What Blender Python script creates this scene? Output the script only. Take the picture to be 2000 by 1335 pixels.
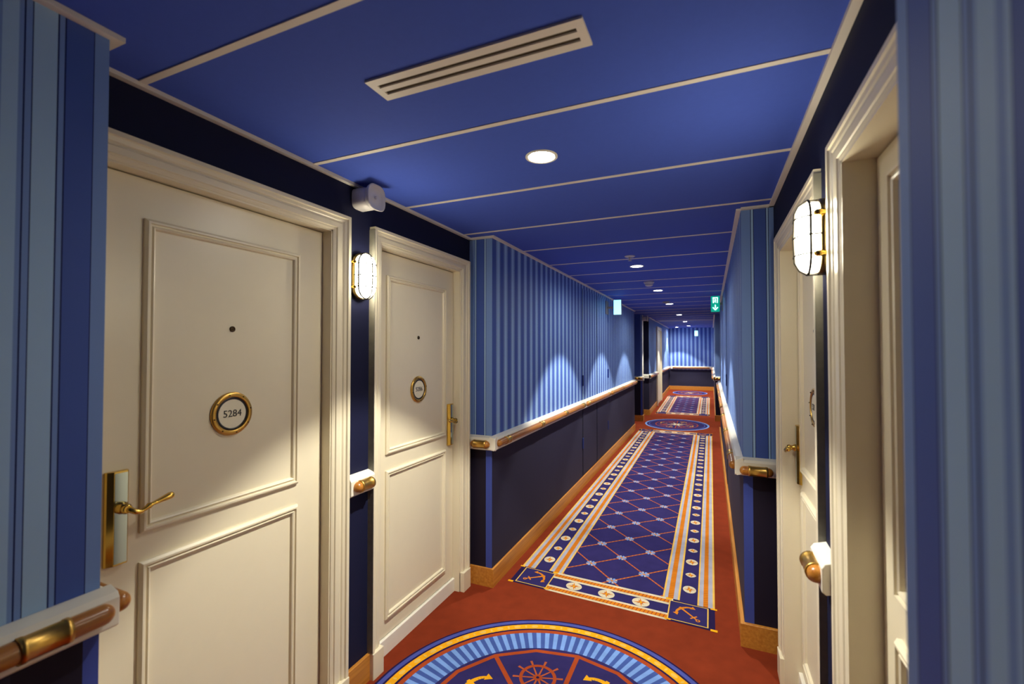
import bpy, bmesh, math, random
from math import sin, cos, pi, radians, atan, tan, hypot, atan2
from mathutils import Vector, Matrix
random.seed(4)
for o in list(bpy.data.objects): bpy.data.objects.remove(o)
S = bpy.context.scene
COL = S.collection
H = 1.55; ZC = 2.31; F = 890.0

# ------------------------------------------------------------------ camera
cam = bpy.data.cameras.new('camera'); co = bpy.data.objects.new('camera', cam); COL.objects.link(co)
YAW = atan(388/F); PITCH = radians(1.15)
fw = Vector((-sin(YAW)*cos(PITCH), cos(YAW)*cos(PITCH), sin(PITCH)))
rt = Vector((cos(YAW), sin(YAW), 0)); up = rt.cross(fw)
m = Matrix((rt, up, -fw)).transposed().to_4x4(); m.translation = Vector((0, 0, H)); co.matrix_world = m
cam.sensor_width = 36; cam.lens = F/2000*36; cam.clip_start = 0.02
cam.dof.use_dof = True; cam.dof.focus_distance = 2.9; cam.dof.aperture_fstop = 2.8
S.camera = co
# ------------------------------------------------------------------ world, exposure
w = bpy.data.worlds.new('world'); S.world = w; w.use_nodes = True
w.node_tree.nodes['Background'].inputs[0].default_value = (0.05, 0.07, 0.12, 1)
w.node_tree.nodes['Background'].inputs[1].default_value = 0.1
S.view_settings.view_transform = 'Standard'; S.view_settings.look = 'None'
S.view_settings.exposure = 0.0; S.view_settings.gamma = 1.0; S.view_settings.use_curve_mapping = False

SPOT_W = 172.0; GLOW_W = 21.0; LENS_E = 30.0; BULK_E = 56.0
SPOT_COL = (1.0, 0.96, 0.85); BULK_COL = (1.0, 0.93, 0.72)
SPOTS = [(-0.60, y) for y in (-1.55, 1.665, 4.17, 5.95, 7.72, 10.12, 12.5, 14.65)] + [(-0.98, 15.3)]

def spot_lamp(x, y, z, k=1.0):
    L = bpy.data.lights.new('downlight_beam', 'SPOT'); L.energy = SPOT_W*k; L.color = SPOT_COL
    L.spot_size = radians(88); L.spot_blend = 0.22; L.shadow_soft_size = 0.025
    o = bpy.data.objects.new('downlight_beam', L); o.location = (x, y, z); COL.objects.link(o); return o
def glow_lamp(x, y, z, k=1.0):
    L = bpy.data.lights.new('downlight_spill', 'SPOT'); L.energy = GLOW_W*k; L.color = SPOT_COL
    L.spot_size = radians(172); L.spot_blend = 0.6; L.shadow_soft_size = 0.03
    o = bpy.data.objects.new('downlight_spill', L); o.location = (x, y, z); COL.objects.link(o); return o
for i, (x, y) in enumerate(SPOTS):
    k = 0.12 if y < 0 else 1.0  # added unseen lamp behind the camera, without a fixture, kept weak
    spot_lamp(x, y, ZC-0.012, k); glow_lamp(x, y, ZC-0.013, k)

# ------------------------------------------------------------------ materials
def lin(c): return tuple(((v/255)/12.92 if v/255 <= 0.04045 else ((v/255+0.055)/1.055)**2.4) for v in c)
def mat(name, rgb, rough=0.5, metal=0.0, noise=0.0, nscale=20.0, bump=0.0, bscale=200.0, spec=0.5, emit=None, estr=0.0, aniso=None):
    M = bpy.data.materials.new(name); M.use_nodes = True; nt = M.node_tree; b = nt.nodes['Principled BSDF']
    c = lin(rgb); b.inputs['Base Color'].default_value = (*c, 1); b.inputs['Roughness'].default_value = rough
    b.inputs['Metallic'].default_value = metal; b.inputs['Specular IOR Level'].default_value = spec
    tc = nt.nodes.new('ShaderNodeTexCoord')
    if noise > 0:
        n = nt.nodes.new('ShaderNodeTexNoise'); n.inputs['Scale'].default_value = nscale; n.inputs['Detail'].default_value = 4
        nt.links.new(tc.outputs['Object'], n.inputs['Vector'])
        mx = nt.nodes.new('ShaderNodeMix'); mx.data_type = 'RGBA'
        mx.inputs[6].default_value = tuple(v*(1-noise) for v in c)+(1,); mx.inputs[7].default_value = tuple(min(1, v*(1+noise)) for v in c)+(1,)
        nt.links.new(n.outputs['Fac'], mx.inputs[0]); nt.links.new(mx.outputs[2], b.inputs['Base Color'])
    if bump > 0:
        n2 = nt.nodes.new('ShaderNodeTexNoise'); n2.inputs['Scale'].default_value = bscale; n2.inputs['Detail'].default_value = 3
        bp = nt.nodes.new('ShaderNodeBump'); bp.inputs['Strength'].default_value = bump; bp.inputs['Distance'].default_value = 0.002
        nt.links.new(tc.outputs['Object'], n2.inputs['Vector']); nt.links.new(n2.outputs['Fac'], bp.inputs['Height']); nt.links.new(bp.outputs['Normal'], b.inputs['Normal'])
    if emit:
        b.inputs['Emission Color'].default_value = (*emit, 1); b.inputs['Emission Strength'].default_value = estr
    return M
def wood(name, c1, c2, rough, axis):
    M = mat(name, c1, rough); nt = M.node_tree; b = nt.nodes['Principled BSDF']
    tc = nt.nodes.new('ShaderNodeTexCoord'); mp = nt.nodes.new('ShaderNodeMapping'); s = [60, 60, 60]; s[axis] = 3.0
    mp.inputs['Scale'].default_value = s; n = nt.nodes.new('ShaderNodeTexNoise'); n.inputs['Scale'].default_value = 1; n.inputs['Detail'].default_value = 5
    mx = nt.nodes.new('ShaderNodeMix'); mx.data_type = 'RGBA'; mx.inputs[6].default_value = (*lin(c1), 1); mx.inputs[7].default_value = (*lin(c2), 1)
    rp = nt.nodes.new('ShaderNodeMapRange'); rp.inputs[1].default_value = 0.3; rp.inputs[2].default_value = 0.7
    nt.links.new(tc.outputs['Object'], mp.inputs['Vector']); nt.links.new(mp.outputs[0], n.inputs['Vector']); nt.links.new(n.outputs['Fac'], rp.inputs[0])
    nt.links.new(rp.outputs[0], mx.inputs[0]); nt.links.new(mx.outputs[2], b.inputs['Base Color']); return M
C_STEEL = (118, 149, 208); C_MID = (68, 94, 172); C_LIGHT = (160, 194, 230); C_LINE = (20, 36, 92)
def stripes(name, axis, phase, period=0.124):
    """regency wallpaper: light band, thin dark pin line and mid blue band repeating along one axis"""
    M = mat(name, C_MID, 0.6, spec=0.25); nt = M.node_tree; b = nt.nodes['Principled BSDF']
    tc = nt.nodes.new('ShaderNodeTexCoord'); sp = nt.nodes.new('ShaderNodeSeparateXYZ'); nt.links.new(tc.outputs['Object'], sp.inputs[0])
    a = nt.nodes.new('ShaderNodeMath'); a.operation = 'SUBTRACT'; a.inputs[1].default_value = phase - period*0.5
    nt.links.new(sp.outputs[axis], a.inputs[0])
    d = nt.nodes.new('ShaderNodeMath'); d.operation = 'DIVIDE'; d.inputs[1].default_value = period; nt.links.new(a.outputs[0], d.inputs[0])
    f = nt.nodes.new('ShaderNodeMath'); f.operation = 'FRACT'; nt.links.new(d.outputs[0], f.inputs[0])
    r = nt.nodes.new('ShaderNodeValToRGB'); r.color_ramp.interpolation = 'CONSTANT'; nt.links.new(f.outputs[0], r.inputs[0])
    dark = tuple(v*0.62 for v in C_MID)
    stops = [(0.0, C_MID), (0.245, (50, 78, 150)), (0.26, C_LIGHT), (0.31, C_STEEL), (0.40, C_LIGHT), (0.60, C_STEEL), (0.69, C_LIGHT), (0.74, (50, 78, 150)), (0.755, C_MID)]
    e = r.color_ramp.elements
    e[0].position = 0; e[0].color = (*lin(C_MID), 1); e[1].position = stops[1][0]; e[1].color = (*lin(stops[1][1]), 1)
    for p, c in stops[2:]:
        q = e.new(p); q.color = (*lin(c), 1)
    nt.links.new(r.outputs[0], b.inputs['Base Color']); return M
M_STRY = stripes('striped_wallpaper_side', 1, 2.793); M_STRX = stripes('striped_wallpaper_end', 0, -1.20)
M_STEEL = mat('wallpaper_steel_blue', C_STEEL, 0.6, spec=0.25); M_MID = mat('wallpaper_mid_blue', C_MID, 0.6, spec=0.25)
M_LIGHT = mat('wallpaper_light_blue', C_LIGHT, 0.6, spec=0.25); M_LINE = mat('wallpaper_pin_line', C_LINE, 0.6, spec=0.25)
M_NAVY = mat('navy_wall_paint', (20, 23, 52), 0.7, noise=0.08, spec=0.2, bump=0.1, bscale=400)
M_NAVYL = mat('navy_wainscot', (37, 35, 56), 0.65, noise=0.08, spec=0.25)
M_NAVYD = mat('navy_wainscot_border', (28, 22, 38), 0.65, spec=0.2)
M_BLUEB = mat('blue_wainscot_band', (58, 72, 148), 0.6, spec=0.25)
M_DARK = mat('backing_and_gap_shade', (14, 13, 18), 0.9, spec=0.1)  # near-black for hidden backs and for painted seam shade
M_CEIL = mat('blue_ceiling_board', (73, 97, 196), 0.8, noise=0.04, nscale=60, spec=0.12)
M_CEILP = mat('pale_ceiling_board', (104, 108, 176), 0.55, spec=0.3)
M_CREAM = mat('cream_batten', (230, 221, 208), 0.5, spec=0.3)
M_DOOR = mat('cream_door_paint', (230, 219, 190), 0.33, noise=0.02, bump=0.05, bscale=120)
M_WHITE = mat('white_gloss_paint', (238, 232, 214), 0.3)
M_MARB = mat('white_marble_sill', (236, 232, 218), 0.3, noise=0.06, nscale=14)
M_WOODY = wood('varnished_wood_rail', (148, 88, 28), (192, 128, 50), 0.28, 1)
M_WOODB = wood('honey_baseboard_wood', (172, 106, 36), (204, 140, 58), 0.38, 1)
M_BRASS = mat('polished_brass', (214, 176, 84), 0.22, 1.0)
M_BRASSD = mat('aged_brass', (112, 94, 56), 0.32, 1.0)
M_BRASSM = mat('satin_brass', (206, 164, 84), 0.36, 1.0)
M_DARKB = mat('dark_brass', (70, 54, 34), 0.4, 0.8)
M_MIRR = mat('mirror_plate', (186, 200, 204), 0.10, 1.0)
M_TAPE = mat('grey_edge_strip', (120, 116, 104), 0.45, noise=0.25, nscale=40, bump=0.6, bscale=60)
M_BLACK = mat('black_ring', (14, 14, 20), 0.35)
M_PLAQ = mat('ivory_plaque', (232, 224, 196), 0.4)
M_PLAST = mat('white_plastic', (214, 208, 206), 0.4)
M_PLASTG = mat('grey_plastic', (150, 144, 140), 0.5)
M_CAGE = mat('dark_bronze_cage', (38, 34, 28), 0.6, 0.0, spec=0.2)
M_SILV = mat('satin_metal', (190, 186, 178), 0.28, 1.0)
M_LENS = mat('downlight_lens', (255, 255, 250), 0.4, emit=(1, 0.96, 0.88), estr=LENS_E)
M_BULK = mat('lit_opal_glass', (255, 250, 235), 0.3, emit=BULK_COL, estr=BULK_E)
M_GREEN = mat('exit_sign_green', (10, 120, 90), 0.4, emit=(0.0, 0.40, 0.28), estr=0.8)
M_EXITW = mat('exit_sign_lit', (220, 255, 250), 0.4, emit=(0.55, 1.0, 0.92), estr=2.6)
M_CYAN = mat('exit_sign_cyan', (200, 250, 255), 0.4, emit=(0.26, 0.84, 1.0), estr=2.2)
# carpet yarns
def yarn(n, c): return mat(n, c, 0.95, noise=0.24, nscale=13, bump=0.5, bscale=900, spec=0.08)
K_RED = yarn('carpet_rust_red', (122, 47, 24)); K_NAVY = yarn('carpet_navy', (46, 40, 92)); K_YEL = yarn('carpet_gold', (220, 178, 84))
K_ORG = yarn('carpet_orange', (204, 122, 28)); K_GREY = yarn('carpet_pale_grey', (164, 164, 178)); K_LBL = yarn('carpet_sky_blue', (116, 152, 214))
K_BLU = yarn('carpet_mid_blue', (64, 86, 154)); K_VIO = yarn('carpet_violet_blue', (72, 80, 156)); K_BRN = yarn('carpet_rust_line', (160, 68, 32))
K_DNV = yarn('carpet_dark_navy', (34, 24, 66)); K_CRM = yarn('carpet_cream', (206, 194, 166)); K_AMB = yarn('carpet_amber', (230, 162, 24))
K_ROS = yarn('carpet_rope_red', (170, 84, 46))

# ------------------------------------------------------------------ mesh helpers
class MB:
    def __init__(s): s.v = []; s.f = []; s.mi = []; s.mats = []; s.sm = []
    def mid(s, m):
        if m not in s.mats: s.mats.append(m)
        return s.mats.index(m)
    def face(s, pts, m, smooth=False):
        i = len(s.v); s.v += [tuple(p) for p in pts]; s.f.append(tuple(range(i, i+len(pts)))); s.mi.append(s.mid(m)); s.sm.append(smooth)
    def box(s, x0, x1, y0, y1, z0, z1, m, zf=None):
        """box; zf(y, base_z) lets top and bottom follow a slope"""
        g = zf or (lambda y, z: z)
        i = len(s.v)
        for y in (y0, y1):
            for z in (z0, z1):
                for x in (x0, x1): s.v.append((x, y, g(y, z)))
        for q in ((0, 1, 3, 2), (4, 6, 7, 5), (0, 4, 5, 1), (2, 3, 7, 6), (0, 2, 6, 4), (1, 5, 7, 3)):
            s.f.append(tuple(i+k for k in q)); s.mi.append(s.mid(m)); s.sm.append(False)
    def grid(s, rings, m, closed=True, cap0=False, cap1=False, smooth=True):
        n = len(rings[0]); i = len(s.v); mi = s.mid(m)
        for r in rings: s.v += [tuple(p) for p in r]
        for a in range(len(rings)-1):
            for b in range(n if closed else n-1):
                c = (b+1) % n
                s.f.append((i+a*n+b, i+a*n+c, i+(a+1)*n+c, i+(a+1)*n+b)); s.mi.append(mi); s.sm.append(smooth)
        if cap0: s.f.append(tuple(i+k for k in range(n))[::-1]); s.mi.append(mi); s.sm.append(False)
        if cap1: s.f.append(tuple(i+(len(rings)-1)*n+k for k in range(n))); s.mi.append(mi); s.sm.append(False)
    def lathe(s, prof, c, axis, m, n=24, smooth=True, caps=True):
        """prof: list of (radius, along); axis a unit vector; c the origin"""
        ax = Vector(axis).normalized(); t = Vector((0, 0, 1)) if abs(ax.z) < 0.9 else Vector((1, 0, 0))
        u = ax.cross(t).normalized(); v = ax.cross(u); c = Vector(c)
        s.grid([[c+ax*d+(u*cos(2*pi*k/n)+v*sin(2*pi*k/n))*max(r, 1e-5) for k in range(n)] for r, d in prof], m, True, caps, caps, smooth)
    def tube(s, pts, rad, m, n=10, closed=False, caps=True):
        pts = [Vector(p) for p in pts]; L = len(pts); rs = rad if isinstance(rad, (list, tuple)) else [rad]*L
        rings = []; pu = None
        for i, p in enumerate(pts):
            if closed: d = (pts[(i+1) % L]-pts[i-1]).normalized()
            else: d = (pts[min(i+1, L-1)]-pts[max(i-1, 0)]).normalized()
            if pu is None:
                t = Vector((0, 0, 1)) if abs(d.z) < 0.9 else Vector((1, 0, 0)); u = d.cross(t).normalized()
            else: u = (pu-d*pu.dot(d)).normalized()
            pu = u; v = d.cross(u)
            rings.append([p+(u*cos(2*pi*k/n)+v*sin(2*pi*k/n))*rs[i] for k in range(n)])
        if closed: rings.append(rings[0])
        s.grid(rings, m, True, caps and not closed, caps and not closed)
    def build(s, name, parent=None, loc=(0, 0, 0), **props):
        me = bpy.data.meshes.new(name); me.from_pydata(s.v, [], s.f)
        for mm in s.mats: me.materials.append(mm)
        for p, mi, sm in zip(me.polygons, s.mi, s.sm): p.material_index = mi; p.use_smooth = sm
        bm = bmesh.new(); bm.from_mesh(me); bmesh.ops.remove_doubles(bm, verts=bm.verts, dist=1e-6) if props.pop('weld', True) else None
        if props.pop('fixn', True): bmesh.ops.recalc_face_normals(bm, faces=bm.faces)
        bm.to_mesh(me); bm.free(); me.update()
        o = bpy.data.objects.new(name, me); o.location = loc; COL.objects.link(o)
        if parent: o.parent = parent
        for k, v in props.items(): o[k] = v
        return o
def bevel(o, w, seg=2):
    md = o.modifiers.new('bevel', 'BEVEL'); md.width = w; md.segments = seg; md.limit_method = 'ANGLE'; md.angle_limit = radians(40); return o
def empty(name, loc, label, cat, group=None):
    o = bpy.data.objects.new(name, None); o.location = loc; o.empty_display_size = 0.05; COL.objects.link(o)
    o['label'] = label; o['category'] = cat
    if group: o['group'] = group
    return o
def fz(y):
    if y <= 2.7: return 0.015
    if y <= 9.0: return 0.015+(y-2.7)*0.0089
    return 0.071+(y-9.0)*0.0305
def rz(y): return 0 if y < 2.7 else (y-2.7)*0.0045      # the rails creep up slightly too

# ------------------------------------------------------------------ walls
RAIL = 0.945
def prism(mb, poly, back, m_top=M_DARK):
    """closed footprint: poly = [(x, y, upper material, lower material)] edge i goes from i to i+1"""
    n = len(poly)
    for i in range(n):
        x0, y0, mu, ml = poly[i]; x1, y1 = poly[(i+1) % n][:2]
        mb.face([(x0, y0, -0.1), (x1, y1, -0.1), (x1, y1, RAIL), (x0, y0, RAIL)], ml)
        mb.face([(x0, y0, RAIL), (x1, y1, RAIL), (x1, y1, ZC+0.02), (x0, y0, ZC+0.02)], mu)
    mb.face([(p[0], p[1], -0.1) for p in poly], m_top); mb.face([(p[0], p[1], ZC+0.02) for p in poly], m_top)
def strips(a, b, fixed, axis, seq, lows=None, sign=1):
    """points with materials along one axis from a to b; seq = [(width, upper, lower)], the last fills"""
    out = []; p = a; d = 1 if b > a else -1
    for wd, mu, ml in seq:
        out.append(((fixed, p, mu, ml) if axis == 1 else (p, fixed, mu, ml)))
        p += d*wd
        if (b-p)*d <= 1e-4: break
    return out
BORD = [(0.028, M_STEEL, M_BLUEB), (0.002, M_LINE, M_BLUEB), (0.049, M_MID, M_NAVYD), (0.003, M_LINE, M_NAVYD), (0.009, M_STEEL, M_NAVYD),
        (0.003, M_LINE, M_NAVYD), (0.039, M_LIGHT, M_NAVYD), (0.002, M_LINE, M_NAVYD), (0.010, M_STEEL, M_NAVYD), (0.003, M_LINE, M_NAVYD),
        (0.05, M_MID, M_NAVYD)]
RBORD = [(0.045, M_STEEL, M_BLUEB), (0.003, M_LINE, M_NAVYD), (0.010, M_LIGHT, M_NAVYD), (0.003, M_LINE, M_NAVYD), (0.055, M_MID, M_NAVYD),
         (0.003, M_LINE, M_NAVYD), (0.008, M_LIGHT, M_NAVYD), (0.003, M_LINE, M_NAVYD), (0.2, M_STEEL, M_NAVYD)]
XL, XLA, XR, XRP, XRA = -1.32, -1.49, 0.152, 0.185, 0.305
OUTL, OUTR = -1.80, 0.75
wl = MB()
# near pillar block (runs behind the camera)
bo = strips(0.605, -3.0, XL, 1, BORD)
near = [(XL, -3.0, M_STRY, M_NAVYL), (XL, 0.605-0.198, M_DARK, M_DARK)]
rev = bo[::-1]
seg = []
pts = [p[1] for p in bo]
seg.append((XL, -3.0, M_STRY, M_NAVYL))
for i in range(len(bo)-1, 0, -1): seg.append((XL, bo[i][1], bo[i-1][2], bo[i-1][3]))
prism(wl, seg+[(XL, 0.605, M_NAVY, M_NAVY), (OUTL, 0.605, M_DARK, M_DARK), (OUTL, -3.0, M_DARK, M_DARK)], None)
# alcove wall with two door openings
def alcove(mb, xf, xo, d, y0, y1, op, xb, ztop=2.07):
    """solid pieces between openings plus headers over them"""
    ys = [y0]+[v for o in op for v in o]+[y1]
    for i in range(0, len(ys), 2):
        mb_box(mb, xf, xo, ys[i], ys[i+1], -0.1, ZC+0.02, M_NAVY)
    for a, b in op:
        mb_box(mb, xf, xo, a, b, ztop, ZC+0.02, M_NAVY); mb_box(mb, xb, xo, a, b, -0.1, ztop, M_DARK)
def mb_box(mb, xa, xb, y0, y1, z0, z1, m): mb.box(min(xa, xb), max(xa, xb), y0, y1, z0, z1, m)
D1 = (0.655, 1.476); D2 = (1.79, 2.565); D3 = (0.655, 1.350); D4 = (1.687, 2.447)
alcove(wl, XLA, OUTL, 1, 0.605, 2.70, [D1, D2], -1.585)
# return wall and the long striped wall
ret = strips(XL, XLA, 2.70, 0, RBORD)
rr = ret[::-1]
poly = [(OUTL, 2.70, M_DARK, M_DARK), (XLA, 2.70, ret[-1][2], ret[-1][3])]
poly = [(OUTL, 2.70, M_NAVY, M_NAVY)]+[((XLA if i == len(ret)-1 else ret[i+1][0]), 2.70, ret[i][2], ret[i][3]) for i in range(len(ret)-1, -1, -1)]
poly += [(XL, 2.70, M_STRY, M_NAVYL), (XL, 8.80, M_NAVY, M_NAVY), (XLA, 8.80, M_NAVY, M_NAVYL), (XLA, 9.80, M_MID, M_NAVYD),
         (-1.345, 9.80, M_STEEL, M_BLUEB), (-1.31, 9.80, M_WHITE, M_NAVYD), (-1.31, 9.98, M_NAVY, M_NAVYD), (XLA, 9.98, M_NAVY, M_NAVYL), (XLA, 10.6, M_NAVY, M_NAVYL),
         (-1.27, 10.6, M_STRY, M_NAVYL), (-1.27, 16.0, M_DARK, M_DARK), (OUTL, 16.0, M_DARK, M_DARK)]
prism(wl, poly, None)
wl.build('wall_left', kind='structure', weld=True)
wr = MB()
bo = strips(0.605, -3.0, XRP, 1, BORD)
seg = [(XRP, -3.0, M_STRY, M_NAVYL)]
for i in range(len(bo)-1, 0, -1): seg.append((XRP, bo[i][1], bo[i-1][2], bo[i-1][3]))
prism(wr, seg+[(XRP, 0.605, M_NAVY, M_NAVY), (OUTR, 0.605, M_DARK, M_DARK), (OUTR, -3.0, M_DARK, M_DARK)], None)
alcove(wr, XRA, OUTR, -1, 0.605, 2.70, [D3, D4], 0.42, 2.02)
ret = strips(XR, XRA, 2.70, 0, RBORD)
poly = [(OUTR, 2.70, M_NAVY, M_NAVY)]+[((XRA if i == len(ret)-1 else ret[i+1][0]), 2.70, ret[i][2], ret[i][3]) for i in range(len(ret)-1, -1, -1)]
poly += [(XR, 2.70, M_STRY, M_NAVYL), (XR, 9.0, M_NAVY, M_NAVY), (0.31, 9.0, M_NAVY, M_NAVYL), (0.31, 10.3, M_STEEL, M_NAVYD), (0.085, 10.3, M_STRY, M_NAVYL),
         (0.085, 16.0, M_DARK, M_DARK), (OUTR, 16.0, M_DARK, M_DARK)]
prism(wr, poly, None)
wr.build('wall_right', kind='structure')
wb = MB(); prism(wb, [(OUTL, 16.0, M_STRX, M_NAVYL), (OUTR, 16.0, M_DARK, M_DARK), (OUTR, 16.15, M_DARK, M_DARK), (OUTL, 16.15, M_DARK, M_DARK)], None)
wb.build('wall_back', kind='structure')
wn = MB(); prism(wn, [(OUTL, -3.0, M_STRX, M_NAVYL), (OUTR, -3.0, M_DARK, M_DARK), (OUTR, -3.15, M_DARK, M_DARK), (OUTL, -3.15, M_DARK, M_DARK)], None)
wn.build('wall_front', kind='structure')

# ------------------------------------------------------------------ ceiling with cream battens
cm = MB(); cm.box(OUTL, OUTR, -3.1, 16.1, ZC, ZC+0.12, M_CEIL)
y = 0.75-0.6135*6
while y < 16:
    cm.box(-1.48, 0.30, y-0.010, y+0.010, ZC-0.0025, ZC+0.001, M_CREAM); y += 0.6135
cm.box(-1.26, 0.08, 11.55, 12.15, ZC-0.006, ZC+0.001, M_CEILP)  # paler purple-grey band across the far ceiling
cm.build('ceiling', kind='structure', weld=False)
def ctrim(name, pts, side):
    t = MB(); wdt = 0.022
    for (x0, y0), (x1, y1) in zip(pts, pts[1:]):
        if abs(x0-x1) < 1e-6: t.box(min(x0, x0+side*wdt), max(x0, x0+side*wdt), min(y0, y1)-(wdt if True else 0)*0, max(y0, y1), ZC-0.012, ZC, M_CREAM)
        else: t.box(min(x0, x1)-(0.0), max(x0, x1)+(wdt if side > 0 else 0), y0-(wdt if y0 > 1 else -wdt)*(1 if y0 > 1 else 0), y0+(0 if y0 > 1 else wdt), ZC-0.012, ZC, M_CREAM)
    return t.build(name, kind='structure', weld=False)
ctrim('trim_1', [(XL, -3.0), (XL, 0.605), (XLA, 0.605), (XLA, 2.70), (XL, 2.70), (XL, 8.8)], 1)
ctrim('trim_2', [(XRP, -3.0), (XRP, 0.605), (XRA, 0.605), (XRA, 2.70), (XR, 2.70), (XR, 9.0)], -1)
ctrim('trim_3', [(-1.27, 10.6), (-1.27, 16.0)], 1); ctrim('trim_4', [(0.085, 10.3), (0.085, 16.0)], -1)

# ------------------------------------------------------------------ floor: wall-to-wall carpet with woven runner and medallions
fl = MB()
cuts = [-3.1, 2.7, 9.0, 16.1]
for a, b in zip(cuts, cuts[1:]):
    fl.face([(OUTL, a, fz(a)), (OUTR, a, fz(a)), (OUTR, b, fz(b)), (OUTL, b, fz(b))], K_RED)
fl.face([(OUTL, -3.1, -0.12), (OUTR, -3.1, -0.12), (OUTR, 16.1, -0.12), (OUTL, 16.1, -0.12)], M_DARK)
LH = 0.00025
SHEAR = [0.0]; EPS = [0]
def P(x, y, l):
    y = y-SHEAR[0]*(x+.5); return (x, y, fz(y)+0.0003+l*LH+EPS[0]*1e-5)
def poly2(pts, m, l):
    EPS[0] = (EPS[0]+1) % 23
    fl.face([P(x, y, l) for x, y in pts], m)
def rect(x0, x1, y0, y1, m, l): poly2([(x0, y0), (x1, y0), (x1, y1), (x0, y1)], m, l)
def ring(cx, cy, r0, r1, m, l, n=128, a0=0, a1=2*pi):
    for k in range(n):
        a = a0+(a1-a0)*k/n; b = a0+(a1-a0)*(k+1)/n
        poly2([(cx+r0*cos(a), cy+r0*sin(a)), (cx+r1*cos(a), cy+r1*sin(a)), (cx+r1*cos(b), cy+r1*sin(b)), (cx+r0*cos(b), cy+r0*sin(b))], m, l)
def disc(cx, cy, rx, ry, m, l, n=24, rot=0, power=1.0):
    pts = []
    for k in range(n):
        a = 2*pi*k/n; u = rx*(abs(cos(a))**power)*(1 if cos(a) >= 0 else -1); v = ry*(abs(sin(a))**power)*(1 if sin(a) >= 0 else -1)
        pts.append((cx+u*cos(rot)-v*sin(rot), cy+u*sin(rot)+v*cos(rot)))
    poly2(pts, m, l)
def line(x0, y0, x1, y1, wd, m, l, w2=None):
    dx, dy = x1-x0, y1-y0; L = hypot(dx, dy) or 1; nx, ny = -dy/L*wd/2, dx/L*wd/2; k = (w2/wd) if w2 else 1
    poly2([(x0-nx, y0-ny), (x1-nx*k, y1-ny*k), (x1+nx*k, y1+ny*k), (x0+nx, y0+ny)], m, l)
def wheel(cx, cy, r, m, l):
    for k in range(10):
        a = 2*pi*k/10+0.31
        line(cx+0.2*r*cos(a), cy+0.2*r*sin(a), cx+0.86*r*cos(a), cy+0.86*r*sin(a), 0.10*r, K_ROS, l, 0.07*r)
        line(cx+1.0*r*cos(a), cy+1.0*r*sin(a), cx+1.34*r*cos(a), cy+1.34*r*sin(a), 0.10*r, K_ROS, l, 0.14*r)
    ring(cx, cy, 0.82*r, 1.0*r, m, l+1, 36); disc(cx, cy, 0.24*r, 0.24*r, m, l+1); disc(cx, cy, 0.09*r, 0.09*r, K_DNV, l+2, 10)
def anchor(cx, cy, s, rot, m, l):
    """anchor about 2 s tall, crown towards local -y"""
    def T(u, v): return (cx+s*(u*cos(rot)-v*sin(rot)), cy+s*(u*sin(rot)+v*cos(rot)))
    def ln(a, b, wd, w2=None): line(*T(*a), *T(*b), wd*s, m, l, w2*s if w2 else None)
    ln((0, -0.8), (0, 0.75), 0.17, 0.10)
    n = 14; R = 0.82
    for k in range(n):
        a = pi+0.35+(pi-0.7)*k/n; b = pi+0.35+(pi-0.7)*(k+1)/n
        ta = 0.20-0.13*abs(k/n-0.5)*2; tb = 0.20-0.13*abs((k+1)/n-0.5)*2
        poly2([T(R*cos(a), R*sin(a)*0.75-0.12+0), T(R*cos(b), R*sin(b)*0.75-0.12), T((R-ta)*cos(b)*0.98, (R-tb)*sin(b)*0.75-0.12+0.06), T((R-ta)*cos(a)*0.98, (R-ta)*sin(a)*0.75-0.12+0.06)], m, l)
    for sx in (-1, 1):
        e = (sx*R*cos(0.35), -R*sin(0.35)*0.75-0.12)
        poly2([T(e[0]+sx*0.10, e[1]-0.16), T(e[0]+sx*0.02, e[1]+0.20), T(e[0]-sx*0.28, e[1]-0.02)], m, l)
    ln((-0.28, 0.52), (0.28, 0.52), 0.10)
    for k in range(12):
        a = 2*pi*k/12; b = 2*pi*(k+1)/12
        poly2([T(0.15*cos(a), 0.90+0.15*sin(a)), T(0.15*cos(b), 0.90+0.15*sin(b)), T(0.07*cos(b), 0.90+0.07*sin(b)), T(0.07*cos(a), 0.90+0.07*sin(a))], m, l)
def rope(x0, x1, y0, y1, along, l, pitch=0.022, edge=True):
    rect(x0, x1, y0, y1, K_ORG, l)
    if along == 1:
        y = y0+pitch/2; n = 0
        while y < y1-pitch/2 and n < 420:
            poly2([(x0, y-pitch*0.30), (x1, y+pitch*0.18), (x1, y+pitch*0.36), (x0, y-pitch*0.10)], K_BRN, l+1); y += pitch; n += 1
    else:
        x = x0+pitch/2
        while x < x1-pitch/2:
            poly2([(x-pitch*0.3, y0), (x-pitch*0.05, y0), (x+pitch*0.36, y1), (x+pitch*0.12, y1)], K_BRN, l+1); x += pitch
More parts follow.
